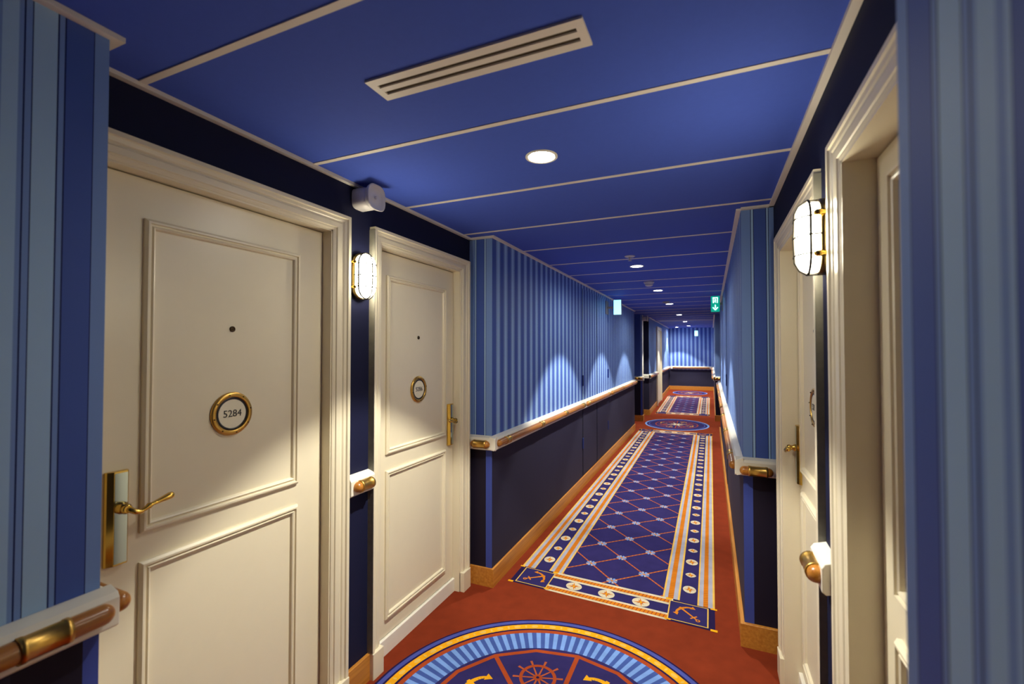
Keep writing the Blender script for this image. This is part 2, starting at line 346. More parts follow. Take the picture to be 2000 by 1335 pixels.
def runner(xc, wd, y0, y1, detail=True):
    k = wd/1.255; xa, xb = xc-wd/2, xc+wd/2
    B = [(0, .012, K_YEL), (.012, .037, K_GREY), (.037, .064, 'R'), (.064, .088, K_GREY), (.088, .097, K_YEL), (.097, .198, K_NAVY), (.198, .210, K_YEL), (.210, .235, K_GREY), (.235, .267, 'R'), (.267, .287, K_GREY), (.287, .298, K_YEL)]
    rect(xa, xb, y0, y1, K_DNV, 0)
    cs = 0.222                       # corner square
    ya, yb = y0+cs, y1-cs
    for a, b, m in B:
        for sx in (0, 1):
            X0, X1 = (xa+a*k, xa+b*k) if sx == 0 else (xb-b*k, xb-a*k)
            s0, s1 = ((ya+0.01, yb-0.01) if b < .2 else (y0+0.245, y1-0.245))
            if m == 'R': rope(X0, X1, s0, s1, 1, 2)
            else: rect(X0, X1, s0, s1, m, 1)
    rect(xa+.298*k, xb-.298*k, y0+.245, y1-.245, K_NAVY, 1)
    # end borders
    E = [(0, .018, K_CRM), (.018, .053, 'R'), (.053, .072, K_CRM), (.072, .168, K_NAVY), (.168, .189, K_CRM), (.189, .223, 'R'), (.223, .245, K_CRM)]
    for a, b, m in E:
        for e in (0, 1):
            Y0, Y1 = (y0+a, y0+b) if e == 0 else (y1-b, y1-a)
            ins = 0.245*k if b < .2 else .235*k
            if m == 'R': rope(xa+ins, xb-ins, Y0, Y1, 0, 2)
            else: rect(xa+ins, xb-ins, Y0, Y1, m, 1)
    for e in (0, 1):
        yc = y0+.120 if e == 0 else y1-.120
        for q in (-0.213, 0, 0.213):
            rose(xc+q*k, yc, .052*k, .047, 1.0)
    # corner squares with anchors
    for sx in (0, 1):
        for e in (0, 1):
            X0, X1 = (xa, xa+.255*k) if sx == 0 else (xb-.255*k, xb)
            Y0, Y1 = (y0, y0+cs) if e == 0 else (y1-cs, y1)
            rect(X0, X1, Y0, Y1, K_DNV, 3)
            i0, i1 = (X0+.034*k, X1) if sx == 0 else (X0, X1-.034*k)
            j0, j1 = (Y0+.016, Y1) if e == 0 else (Y0, Y1-.016)
            rect(i0, i1, j0, j1, K_YEL, 4); rect(i0+.007, i1-.007, j0+.006, j1-.006, K_NAVY, 5)
            if detail: anchor((i0+i1)/2, (j0+j1)/2, 0.086, {(0, 0): radians(128), (1, 0): radians(-135), (0, 1): 0.6, (1, 1): -0.6}[(sx, e)], K_ORG, 6)
            kx = xa+.006 if sx == 0 else xb-.006; ky = y0+.003 if e == 0 else y1-.003
            rect(kx-.018, kx+.018, ky-.008, ky+.012, K_AMB, 6)
            ky = Y1 if e == 0 else Y0
            rect(kx-.018, kx+.018, ky-.004, ky+.012, K_AMB, 6)
            qx = X1 if sx == 0 else X0; rect(qx-.022, qx+.012, ky+.004 if e == 0 else ky-.02, ky+.024 if e == 0 else ky-.004, K_AMB, 6)
            ky = y0+.006 if e == 0 else y1-.018; rect(qx-.012, qx+.022, ky, ky+.014, K_AMB, 6)
    # compass roses down both side bands
    n = 0; y = y0+.403
    while y < y1-.28:
        for cx in (xa+.1475*k, xb-.1475*k):
            if n % 2 == 0: rose(cx, y, .040*k, .046, 1.0)
            else: rose(cx, y, .034*k, .033, 1.3)
        y += .2025; n += 1
    # trellis of rope with blue flowers
    fx0, fx1, fy0, fy1 = xa+.298*k, xb-.298*k, y0+.245, y1-.245
    dx = .1855*k; dy = .1805; yc0 = y0+.297
    for j in range(-12, 80):
        for sg in (1, -1):
            # line through (xc, yc0+2*dy*j) with slope sg*dy/dx, clipped to the field
            yb0 = yc0+2*dy*j; sl = sg*dy/dx
            t0, t1 = fx0-xc, fx1-xc
            ts = sorted([(fy0-yb0)/sl, (fy1-yb0)/sl]); a = max(t0, ts[0]); b = min(t1, ts[1])
            if b-a < 0.01: continue
            line(xc+a, yb0+sl*a, xc+b, yb0+sl*b, .011, K_ROS, 2 if sg > 0 else 2.5)
            if detail:
                L = b-a; q = int(L/.022)
                for i in range(q):
                    u = a+(i+.5)*L/q; line(xc+u-.004, yb0+sl*(u-.004)-.004, xc+u+.004, yb0+sl*(u+.004)+.003, .006, K_ORG, 3)
    j = 0; y = yc0
    while y < fy1-0.01:
        for cx in ((xc,) if j % 2 == 0 else (xc-dx, xc+dx)):
            for q in range(8):
                a = q*pi/4+pi/8
                line(cx+.010*cos(a), y+.010*sin(a), cx+.036*cos(a), y+.036*sin(a), .008, K_LBL if q % 2 else K_GREY, 4, .017)
            disc(cx, y, .0085, .0085, K_ORG, 5, 8)
        y += dy; j += 1
def rose(cx, cy, rx, ry, power):
    disc(cx, cy, rx, ry, K_CRM, 2, 24, 0, power)
    for q in range(4):
        a = q*pi/2+0.2
        line(cx, cy, cx+rx*.86*cos(a), cy+ry*.86*sin(a), .016, K_ORG, 3, .002)
        a += 0.5; line(cx, cy, cx+rx*.55*cos(a), cy+ry*.55*sin(a), .012, K_BRN, 3, .002)
    disc(cx, cy, .008, .008, K_AMB, 4, 8)
def medallion(cx, cy, R, full=True):
    s = R/.811
    seq = [(.811, .801, K_DNV), (.801, .777, K_VIO), (.777, .766, K_DNV), (.766, .727, K_AMB), (.727, .715, K_DNV), (.715, .690, K_BRN), (.562, .0, K_NAVY)]
    if not full: seq = [(.811, .768, K_LBL), (.768, .715, K_NAVY), (.715, .690, K_VIO), (.69, .0, K_NAVY)]
    for a, b, m in seq:
        if b == 0: disc(cx, cy, a*s, a*s, m, 1, 96)
        else: ring(cx, cy, b*s, a*s, m, 1)
    if full:
        n = 48
        for k in range(n):
            a = 2*pi*k/n
            for da, wv in ((0, .050), (.0655, .016)):
                b = a+da; pts = []
                for t in range(8):
                    q = 2*pi*t/8; pts.append(b+wv*0.5*cos(q)/1.0); 
                poly2([(cx+(.7465*s+.012*s*sin(2*pi*t/8))*cos(pts[t]), cy+(.7465*s+.012*s*sin(2*pi*t/8))*sin(pts[t])) for t in range(8)], K_YEL, 2)
        for k in range(180):
            ring(cx, cy, .562*s, .690*s, K_LBL if k % 2 else K_BLU, 1, 1, 2*pi*k/180, 2*pi*(k+1)/180)
    ph = radians(112.5)
    for k in range(16):
        a = ph+2*pi*k/16; b = ph+2*pi*(k+1)/16; ro, ri = .552*s, .530*s
        poly2([(cx+ri*cos(a), cy+ri*sin(a)), (cx+ro*cos(a), cy+ro*sin(a)), (cx+ro*cos(b), cy+ro*sin(b)), (cx+ri*cos(b), cy+ri*sin(b))], K_BRN, 2)
    for k in range(8):
        a = ph+pi/8+k*pi/4; line(cx+.10*s*cos(a), cy+.10*s*sin(a), cx+.54*s*cos(a), cy+.54*s*sin(a), .022*s, K_BRN, 3)
        a = ph+k*pi/4
        if k % 2 == 0: wheel(cx+.348*s*cos(a), cy+.348*s*sin(a), .088*s, K_BRN, 3)
        else: anchor(cx+.372*s*cos(a), cy+.372*s*sin(a), .112*s, a+pi/2, K_AMB, 3)
    for q in range(8):
        a = ph+q*pi/4; r = (.20 if q % 2 == 0 else .13)*s*(1 if full else 1.45)
        line(cx, cy, cx+r*cos(a), cy+r*sin(a), .07*s, K_CRM, 4, .003)
    disc(cx, cy, .03*s, .03*s, K_BRN, 5, 16)
medallion(-.625, 1.72, .811); SHEAR[0] = .045; runner(-.617, 1.255, 2.78, 8.95); SHEAR[0] = 0
medallion(-.635, 9.66, .60, False); runner(-.600, 1.13, 10.9, 14.3, False)
medallion(-.60, 15.15, .50, False)
fl.build('floor', kind='structure', weld=False, fixn=False)

# ------------------------------------------------------------------ baseboards
def base(name, segs):
    t = MB()
    for x0, x1, y0, y1 in segs:
        t.box(min(x0, x1), max(x0, x1), y0, y1, 0.0, 0.120, M_WOODB, lambda y, z: fz(y)-0.01+z+0.01*(z > 0.05))
        t.box(min(x0, x1)+0.001, max(x0, x1)-0.001, y0+0.001, y1-0.001, 0.118, 0.126, M_CREAM, lambda y, z: fz(y)+z) if False else None
    return bevel(t.build(name, kind='structure', weld=False), 0.002, 1)
base('baseboard_left', [(XL, XL+.014, 2.690, 5.75), (XL, XL+.014, 5.75, 8.80), (XLA, XL+.015, 2.687, 2.700), (XLA, XLA+.018, 1.562, 1.716), (XLA, XLA+.018, 2.655, 2.70),
                        (XL, XL+.010, -3.0, 0.605), (XLA, XLA+.01, 8.8, 9.0), (XLA, XLA+.01, 9.0, 9.8), (-1.49, -1.30, 9.785, 9.80), (-1.31, -1.297, 9.785, 9.98),
                        (-1.49, -1.26, 10.585, 10.6), (-1.27, -1.255, 10.6, 12.05), (-1.27, -1.255, 13.25, 16.0)])
base('baseboard_right', [(XR, XR-.020, 2.682, 9.0), (XRA, XR-.021, 2.679, 2.700), (XRA, XRA-.018, 1.447, 1.598), (XRP, XRP-.016, -3.0, .605),
                         (.31, .298, 9.0, 10.3), (.31, .075, 10.285, 10.30), (.085, .070, 10.285, 16.0)])
base('baseboard_back', [(-1.27, .085, 15.985, 16.0)])

# ------------------------------------------------------------------ doors
def casing_rings(y0, y1, zt, xw, sgn, wy0, wy1, wt, zb, tk=1.0):
    """moulded architrave swept round an opening; profile = (fraction of width outwards, projection)"""
    prof = [(0.0, 0.0), (0.0, .010), (.10, .014), (.16, .014), (.20, .020), (.46, .022), (.52, .019), (.58, .019), (.63, .024), (.78, .026), (.82, .033), (1.0, .033), (1.0, 0.0)]
    rings = []
    for (y, z, dy, dz) in ((y0, zb, -wy0, 0), (y0, zt, -wy0, wt), (y1, zt, wy1, wt), (y1, zb, wy1, 0)):
        rings.append([(xw+sgn*d*tk, y+dy*f, z+dz*f) for f, d in prof])
    return rings
def moulding(mb, x, sgn, y0, y1, z0, z1, m, wd=.030):
    """raised picture-frame bead on a door leaf"""
    prof = [(0, 0), (.0, .006), (.22, .011), (.40, .011), (.46, .006), (.62, .0055), (.75, .009), (.9, .007), (1.0, 0)]
    rings = []
    for (y, z, a, b) in ((y0, z0, 1, 1), (y1, z0, -1, 1), (y1, z1, -1, -1), (y0, z1, 1, -1), (y0, z0, 1, 1)):
        rings.append([(x+sgn*d*1.35, y+a*f*wd, z+b*f*wd) for f, d in prof])
    mb.grid(rings, m, False, smooth=False)
def make_door(name, sgn, xw, xleaf, op, cas, ztop, near_edge_handle, number, plate_y, panel, plaque_y, strip=False):
    y0, y1 = op
    leaf = MB(); zb = .100
    leaf.box(min(xleaf, xleaf-sgn*.04), max(xleaf, xleaf-sgn*.04), y0+.009, y1-.0095, zb, ztop-.010, M_DOOR)
    d = bevel(leaf.build(name, kind='structure'), .0015, 1)
    fr = MB()
    fr.grid(casing_rings(y0, y1, ztop, xw, sgn, cas[0], cas[1], .073, .015, 1.0 if sgn > 0 else .6), M_DOOR, False, smooth=False)
    # jamb lining
    for (a, b) in ((y0-.001, y0+.006), (y1-.006, y1+.001)): fr.box(min(xw+sgn*.006, xleaf-sgn*.03), max(xw+sgn*.006, xleaf-sgn*.03), a, b, 0.0, ztop, M_DOOR)
    fr.box(min(xw+sgn*.006, xleaf-sgn*.03), max(xw+sgn*.006, xleaf-sgn*.03), y0, y1, ztop-.006, ztop+.001, M_DOOR)
    fr.build('door_frame', d, weld=False)
    for (a, b) in ((y0-cas[0]-.002, y0+.0), (y1-.0, y1+cas[1]+.002)):
        pl = MB(); pl.box(min(xw, xw+sgn*(.038 if sgn > 0 else .024)), max(xw, xw+sgn*(.038 if sgn > 0 else .024)), a, b, 0.0, .135, M_DOOR); bevel(pl.build('plinth_block', d, weld=False), .003)
    si = MB(); si.box(min(xleaf+sgn*.014, xleaf-sgn*.03), max(xleaf+sgn*.014, xleaf-sgn*.03), y0, y1, 0.0, .096, M_MARB); bevel(si.build('door_sill', d), .003)
    for z0, z1 in ((1.020, 1.942), (.185, .936)):
        pm = MB(); moulding(pm, xleaf, sgn, panel[0], panel[1], z0, z1, M_DOOR); pm.build('panel_moulding', d)
    # peephole
    ph = MB(); ph.lathe([(.010, 0), (.010, .003), (.007, .005), (.007, .002), (.004, .002), (.002, .004)], (xleaf, plaque_y, 1.627), (sgn, 0, 0), M_DARKB, 18)
    ph.build('peephole', d)
    # room number plaque
    q = MB(); q.lathe([(.074, 0), (.075, .004), (.072, .009), (.060, .0105), (.0575, .008), (.0575, .004)], (xleaf, plaque_y, 1.333), (sgn, 0, 0), M_BRASSM, 48); pq = q.build('number_plaque', d)
    q = MB(); q.lathe([(.0575, .0), (.0575, .0066), (.0495, .0066), (.0495, .004)], (xleaf, plaque_y, 1.333), (sgn, 0, 0), M_BLACK, 48); q.build('black_ring', pq)
    q = MB(); q.lathe([(.0500, .0), (.0500, .0064)], (xleaf, plaque_y, 1.333), (sgn, 0, 0), M_PLAQ, 48, smooth=False); q.build('ivory_disc', pq)
    for k in range(8):
        a = k*pi/4+.2; q = MB(); q.lathe([(.0022, .0090), (.0022, .0125), (.001, .0132)], (xleaf, plaque_y+.0665*cos(a), 1.333+.0665*sin(a)), (sgn, 0, 0), M_DARKB, 8); q.build('screw', pq)
    tcu = bpy.data.curves.new('room_number', 'FONT'); tcu.body = number; tcu.size = .034; tcu.align_x = 'CENTER'; tcu.align_y = 'CENTER'; tcu.extrude = .0004
    tcu.materials.append(M_BLACK); to = bpy.data.objects.new('room_number', tcu); COL.objects.link(to); to.parent = pq
    to.location = (xleaf+sgn*.0070, plaque_y, 1.333); to.rotation_euler = (pi/2, 0, sgn*pi/2)
    # lock plate and lever
    hp = MB(); prf = [(-.0275, 0), (-.0275, .007), (-.024, .010), (-.011, .018), (.0225, .018), (.0255, .014), (.0275, .006), (.0275, 0)]
    hp.grid([[(xleaf+sgn*t, plate_y+u, z) for u, t in prf] for z in (.955, 1.215)], M_BRASS, True, True, True, smooth=False); lk = bevel(hp.build('lock_plate', d), .0015, 2)
    g = MB(); g.box(min(xleaf+sgn*.0182, xleaf+sgn*.019), max(xleaf+sgn*.0182, xleaf+sgn*.019), plate_y-.0095, plate_y+.021, .960, 1.210, M_MIRR); g.build('mirror_face', lk)
    h = MB(); dr = 1 if near_edge_handle else -1; yy = plate_y+.006; zz = 1.113; X = lambda t: xleaf+sgn*(.019+t)
    h.lathe([(.015, 0), (.017, .005), (.012, .010), (.010, .018), (.014, .026), (.010, .034)], (X(0), yy, zz), (sgn, 0, 0), M_BRASS, 20)
    path = [(X(.020), yy, zz), (X(.034), yy+dr*.004, zz-.002), (X(.042), yy+dr*.014, zz-.010), (X(.043), yy+dr*.026, zz-.013), (X(.043), yy+dr*.038, zz-.008), (X(.043), yy+dr*.046, zz-.003),
            (X(.043), yy+dr*.056, zz), (X(.043), yy+dr*.078, zz+.005), (X(.043), yy+dr*.100, zz+.010), (X(.043), yy+dr*.108, zz+.0115), (X(.043), yy+dr*.112, zz+.012)]
    h.tube(path, [.008, .008, .007, .006, .006, .0085, .0055, .0075, .0105, .009, .003], M_BRASS, 14)
    h.build('door_lever', d)
    if strip:
        q = MB(); q.box(min(xw, xw+sgn*(.0335 if sgn > 0 else .020)), max(xw, xw+sgn*(.0335 if sgn > 0 else .020)), y0-cas[0]-.0035, y0-cas[0]-.0005, .14, ztop+.06, M_TAPE); q.build('edge_strip', d, label='grey edge strip on side of door frame')
    return d
make_door('door_1', 1, XLA, -1.532, D1, (.045, .084), 2.07, True, '5284', .733, (.792, 1.345), 1.068)
make_door('door_2', 1, XLA, -1.532, D2, (.073, .088), 2.07, False, '5286', 2.510, (1.888, 2.460), 2.174, True)
make_door('door_3', -1, XRA, .368, D3, (.045, .095), 2.02, True, '5281', .730, (.765, 1.235), 1.0)
make_door('door_4', -1, XRA, .368, D4, (.087, .093), 2.02, False, '5285', 2.405, (1.79, 2.345), 2.068, True)
# far door on the left and flush service doors
def far_door(name, x, sgn, y0, y1, zt):
    m_ = MB(); m_.box(min(x, x+sgn*.006), max(x, x+sgn*.006), y0, y1, 0.0, zt, M_DOOR, lambda y, z: z+(fz(y) if z < .5 else 0)); d = m_.build(name, kind='structure')
    f = MB()
    f.box(min(x, x+sgn*.035), max(x, x+sgn*.035), y0-.08, y0, 0, zt+.08, M_DOOR, lambda y, z: z+(fz(y) if z < .5 else 0))
    f.box(min(x, x+sgn*.035), max(x, x+sgn*.035), y1, y1+.08, 0, zt+.08, M_DOOR, lambda y, z: z+(fz(y) if z < .5 else 0))
    f.box(min(x, x+sgn*.035), max(x, x+sgn*.035), y0, y1, zt, zt+.08, M_DOOR); f.build('door_frame', d, weld=False)
far_door('door_5', -1.27, 1, 12.15, 13.15, 2.1)
def service(name, x, sgn, y0, y1, ymark, mark_z=None):
    b = MB(); t = .004
    b.box(min(x, x+sgn*t), max(x, x+sgn*t), y0+.006, y1-.006, RAIL+.048, ZC-.06, M_STRY); d = b.build(name, kind='structure')
    b = MB(); b.box(min(x, x+sgn*t), max(x, x+sgn*t), y0+.006, y1-.006, .135, RAIL-.045, M_NAVYL, lambda y, z: z+(fz(y) if z < .5 else 0)); b.build('lower_panel', d)
    for yy in (y0, y1):
        b = MB(); b.box(min(x, x+sgn*.0012), max(x, x+sgn*.0012), yy-.006, yy+.006, .128, ZC-.055, M_DARK, lambda y, z: z+(fz(y) if z < .5 else 0)); b.build('gap_shade_strip', d)  # thin dark strip on the wall, coloured as the shade in the seam
    for zc in ((1.22, .52) if mark_z is None else mark_z):
        b = MB(); b.box(min(x, x+sgn*.010), max(x, x+sgn*.010), ymark-.018, ymark+.018, zc-.06, zc+.06, M_LINE); bevel(b.build('hinge_plate', d), .003)
service('door_6', XL, 1, 5.01, 5.68, 5.01); service('door_7', XL, 1, 5.70, 6.37, 6.37, (1.24, .52))
service('door_8', XR, -1, 5.25, 7.1, 5.25, (1.25, .52)); 

# ------------------------------------------------------------------ handrails
def cap_tube(mb, p0, p1, r, m, n=20, dome=True):
    a = Vector(p0); b = Vector(p1); d = (b-a); L = d.length; d.normalize()
    pr = []
    if dome:
        for k in range(6): t = k/5*pi/2; pr.append((r*sin(t), r-r*cos(t)))
        for k in range(6): t = k/5*pi/2; pr.append((r*cos(t), L-r+r*sin(t)))
    else: pr = [(r, 0), (r, L)]
    mb.lathe(pr, a, d, m, n)
def collar(par, c, d, L, r=.0252):
    q = MB(); q.lathe([(r-.002, -L/2), (r+.0015, -L/2), (r+.0015, -L/2+.010), (r, -L/2+.012), (r, L/2-.012), (r+.0015, L/2-.010), (r+.0015, L/2), (r-.002, L/2)], c, d, M_BRASSM, 24)
    q.build('brass_collar', par)
RR = .023; BT = .040
def board_prof(sgn_top=0):
    return None
def board(par, x, sgn, y0, y1, along=1, x0=None, x1=None, yface=None, z0=None):
    """white backing board; along the wall (1) or across a return (0)"""
    b = MB(); zt, zb = .050, -.042
    pr = [(0, zb+.010), (BT-.010, zb), (BT, zb+.008), (BT, zt-.022), (BT-.008, zt-.010), (0, zt)]
    if along == 1:
        rings = [[(x+sgn*d, y, RAIL+rz(y)+h) for d, h in pr] for y in (y0, y1)]
    else:
        rings = [[(xx, yface-d, RAIL+rz(yface)+h) for d, h in pr] for xx in (x0, x1)]
    b.grid(rings, M_WHITE, True, True, True, smooth=False); return bevel(b.build('backing_board', par), .002, 2)
def rail_thing(label, group='handrails of wood, brass and white board', name='handrail'):
    return empty(name, (0, 0, 0), label, 'handrail', group)
def roller(par, p0, p1, m=M_WOODY, dome=True):
    q = MB(); cap_tube(q, p0, p1, RR, m, dome=dome); q.build('wooden_roller', par)
# near left pillar
t = rail_thing('long wooden handrail with brass collar on striped pillar in left foreground'); t.location = (XL, 0, 0)
def rel(par):                       # children keep world coordinates
    for c in par.children:
        c.location = c.location-par.location
board(t, XL, 1, -2.9, .626); 
xr = XL+BT+.006; zr = RAIL+.004
roller(t, (xr, -2.6, zr), (xr, .612, zr)); collar(t, (xr, .490, zr), (0, 1, 0), .082); collar(t, (xr, -.30, zr), (0, 1, 0), .082)
b = MB(); pr = [(0, -.032), (BT-.010, -.042), (BT, -.034), (BT, .028), (BT-.008, .040), (0, .050)]
b.grid([[(xx, .605+d*.5, RAIL+h) for d, h in pr] for xx in (XLA, XL+.001)], M_WHITE, True, True, True, smooth=False); b.build('end_board', t)
roller(t, (XL+.036, .637, zr), (XLA+.03, .637, zr)); rel(t)
# left stub
t = rail_thing('short rail stub with brass roller between the two left doors'); t.location = (XLA, 1.64, 0)
board(t, XLA, 1, 1.562, 1.716); roller(t, (XLA+BT+.006, 1.575, RAIL), (XLA+BT+.006, 1.703, RAIL)); collar(t, (XLA+BT+.006, 1.645, RAIL), (0, 1, 0), .078); rel(t)
# left corridor
t = rail_thing('long wooden handrail along the left striped corridor wall'); t.location = (XL, 5, 0)
board(t, XL, 1, 2.70-BT+.001, 8.80); board(t, 0, 1, 0, 0, 0, XLA, XL+BT+.001, 2.70)
roller(t, (xr, 2.69, zr), (xr, 4.93, zr+rz(4.9))); roller(t, (xr, 5.02, zr+rz(5)), (xr, 6.30, zr+rz(6.3))); roller(t, (xr, 6.38, zr+rz(6.4)), (xr, 8.78, zr+rz(8.8)))
for yc in (2.84, 3.52, 4.20, 4.85, 5.08, 6.22, 6.46, 7.3, 8.1, 8.7): collar(t, (xr, yc, zr+rz(yc)), (0, 1, 0), .07)
yr = 2.70-BT-.006
roller(t, (XLA+.035, yr, zr-.005), (XL+.005, yr, zr-.005)); collar(t, ((XLA+XL)/2+.02, yr, zr-.005), (1, 0, 0), .092); rel(t)
# right corridor
t = rail_thing('long wooden handrail along the right striped corridor wall'); t.location = (XR, 5, 0)
board(t, XR, -1, 2.70-BT+.001, 9.0); board(t, 0, 1, 0, 0, 0, XR-BT-.001, XRA, 2.70)
xq = XR-BT-.006; zq = zr-.004
roller(t, (xq, 2.69, zq), (xq, 5.15, zq+rz(5.1))); roller(t, (xq, 5.32, zq+rz(5.3)), (xq, 7.05, zq+rz(7))); roller(t, (xq, 7.15, zq+rz(7)), (xq, 8.98, zq+rz(9)))
for yc in (2.95, 3.75, 4.6, 5.4, 6.2, 6.95, 7.3, 8.2): collar(t, (xq, yc, zq+rz(yc)), (0, 1, 0), .10)
roller(t, (XR+.010-.03, yr, zq-.012), (XRA-.018, yr, zq-.012)); collar(t, ((XR+XRA)/2-.012, yr, zq-.012), (1, 0, 0), .088); rel(t)
# right stub
t = rail_thing('short rail stub with brass roller between the two right doors'); t.location = (XRA, 1.52, 0)
board(t, XRA, -1, 1.447, 1.598); roller(t, (XRA-BT-.006, 1.455, RAIL), (XRA-BT-.006, 1.590, RAIL)); collar(t, (XRA-BT-.006, 1.525, RAIL), (0, 1, 0), .085); rel(t)
# far rails
t = rail_thing('tiny handrail piece with brass roller on far left pilaster face'); t.location = (-1.4, 9.8, 0)
board(t, 0, 1, 0, 0, 0, -1.48, -1.275, 9.80); roller(t, (-1.46, 9.80-BT-.006, zr+rz(9.8)), (-1.30, 9.80-BT-.006, zr+rz(9.8))); collar(t, (-1.38, 9.80-BT-.006, zr+rz(9.8)), (1, 0, 0), .09); rel(t)
t = rail_thing('far left handrail running past the distant cream door frame'); t.location = (-1.27, 11, 0)
board(t, -1.27, 1, 10.56, 12.06); board(t, -1.27, 1, 13.24, 15.94); board(t, 0, 1, 0, 0, 0, -1.46, -1.23, 10.6)
roller(t, (-1.224, 10.6, zr+rz(10.6)), (-1.224, 12.05, zr+rz(12))); roller(t, (-1.224, 13.25, zr+rz(13.2)), (-1.224, 15.90, zr+rz(16))); rel(t)
t = rail_thing('far right handrail beyond the second alcove'); t.location = (.085, 13, 0)
board(t, .085, -1, 10.26, 15.94); board(t, 0, 1, 0, 0, 0, .05, .30, 10.3)
roller(t, (.039, 10.3, zr+rz(10.3)), (.039, 15.90, zr+rz(16))); roller(t, (.07, 10.254, zr+rz(10.3)), (.2, 10.254, zr+rz(10.3))); collar(t, (.13, 10.254, zr+rz(10.3)), (1, 0, 0), .08)
for yc in (11.0, 12.0, 13, 14): collar(t, (.039, yc, zr+rz(yc)), (0, 1, 0), .10)
rel(t)
t = rail_thing('handrail across the end wall of the corridor'); t.location = (-.6, 16, 0)
board(t, 0, 1, 0, 0, 0, -1.222, .037, 16.0); roller(t, (-1.16, 15.954, zr+rz(16)), (-.03, 15.954, zr+rz(16))); rel(t)

# ------------------------------------------------------------------ downlights
names = {1: 'nearest round downlight in ceiling beyond the air vent', 2: 'round downlight just past the ceiling sprinkler', 3: 'round downlight just past the domed smoke detector',
         4: 'fourth downlight, beside the small second detector', 5: 'fifth round downlight along the corridor ceiling', 6: 'sixth round downlight along the corridor ceiling',
         7: 'farthest small downlight on the corridor ceiling line', 8: 'far downlight set left of the row before the end wall'}
def downlight(x, y, label):
    t = empty('downlight', (x, y, ZC), label, 'light', 'recessed ceiling downlights')
    q = MB(); q.lathe([(.063, 0.001), (.063, -.003), (.058, -.0045), (.053, -.004), (.0505, -.0015), (.0505, 0.001)], (0, 0, 0), (0, 0, 1), M_WHITE, 40, caps=False); q.build('bezel', t)
    q = MB(); q.lathe([(.0508, 0), (.0508, -.0018), (.040, -.0022), (0.0, -.0024)], (0, 0, 0), (0, 0, 1), M_LENS, 40, caps=False); q.build('lens', t)
for i in range(1, 9): downlight(*SPOTS[i], names[i])

# ------------------------------------------------------------------ air vent
t = empty('air_vent', (-.574, 1.046, ZC), 'long slotted cream ceiling air vent', 'vent')
hx, hy = .313, .050
q = MB()
q.box(-hx, hx, -hy, -hy+.026, -.006, .0, M_CREAM); q.box(-hx, hx, hy-.026, hy, -.006, .0, M_CREAM)
q.box(-hx, -hx+.022, -hy+.026, hy-.026, -.006, 0, M_CREAM); q.box(hx-.022, hx, -hy+.026, hy-.026, -.006, 0, M_CREAM); q.build('vent_frame', t, weld=False)
q = MB(); q.box(-hx+.022, hx-.022, -hy+.026, hy-.026, -.0012, -.0002, mat('vent_throat', (84, 74, 54), .8)); q.build('vent_throat', t)
for yc, wd in ((.0, .020),):
    q = MB(); q.box(-hx+.022, hx-.022, yc-wd/2, yc+wd/2, -.0055, -.001, M_CREAM); q.build('slat', t)

# ------------------------------------------------------------------ bulkhead lamps
def stadium(a, b, n=12):
    """half-width a, half-height b (b > a)"""
    p = []
    for k in range(n+1): t = pi*k/n; p.append((a*cos(t), (b-a)+a*sin(t)))
    for k in range(n+1): t = pi+pi*k/n; p.append((a*cos(t), -(b-a)+a*sin(t)))
    return p
def bulkhead(x, sgn, y, z, label):
    t = empty('bulkhead_lamp', (x, y, z), label, 'lamp', 'caged brass bulkhead lamps')
    W2, H2 = .056, .108
    def R(a, b, d, n=12): return [(sgn*d, u, v) for u, v in stadium(a, b, n)]
    q = MB(); q.grid([R(W2, H2, 0), R(W2, H2, .022), R(W2-.003, H2-.003, .026), R(W2-.010, H2-.010, .026)], M_BRASSD, True, True, True); q.build('base_plate', t)
    q = MB(); q.grid([R(W2-.009, H2-.009, .026), R(W2-.009, H2-.009, .048), R(W2-.012, H2-.012, .060), R(W2-.019, H2-.019, .070), R(W2-.030, H2-.030, .076), R(W2-.044, H2-.044, .078)], M_BULK, True, True, True); q.build('opal_glass', t)
    q = MB(); q.tube(R(W2-.003, H2-.003, .050), .0035, M_CAGE, 8, closed=True); q.build('cage_hoop', t)
    for zz in (-.052, 0, .052):
        q = MB(); hw = W2-.003
        q.tube([(sgn*.022, -hw, zz), (sgn*.052, -hw, zz), (sgn*.068, -hw+.010, zz), (sgn*.0805, -hw+.026, zz), (sgn*.083, 0, zz), (sgn*.0805, hw-.026, zz), (sgn*.068, hw-.010, zz), (sgn*.052, hw, zz), (sgn*.022, hw, zz)], .0024, M_CAGE, 8)
        q.build('cage_bar', t)
    q = MB(); hh = H2-.003
    q.tube([(sgn*.022, 0, -hh), (sgn*.052, 0, -hh), (sgn*.070, 0, -hh+.012), (sgn*.081, 0, -hh+.034), (sgn*.084, 0, 0), (sgn*.081, 0, hh-.034), (sgn*.070, 0, hh-.012), (sgn*.052, 0, hh), (sgn*.022, 0, hh)], .0030, M_CAGE, 10)
    q.build('vertical_guard', t)
    for sy in (-1, 1):
        for zz in (-.056, .056):
            q = MB(); q.lathe([(.0075, .0), (.0085, .012), (.006, .016), (.009, .022), (.009, .034), (.005, .040), (.001, .041)], (sgn*.004, sy*(W2+.006), zz), (sgn, 0, 0), M_BRASS, 14); q.build('thumb_nut', t)
bulkhead(XLA, 1, 1.640, 1.893, 'lit brass caged bulkhead lamp on navy strip between the left doors')
bulkhead(XRA, -1, 1.523, 1.872, 'lit brass caged bulkhead lamp on navy strip between the right doors')

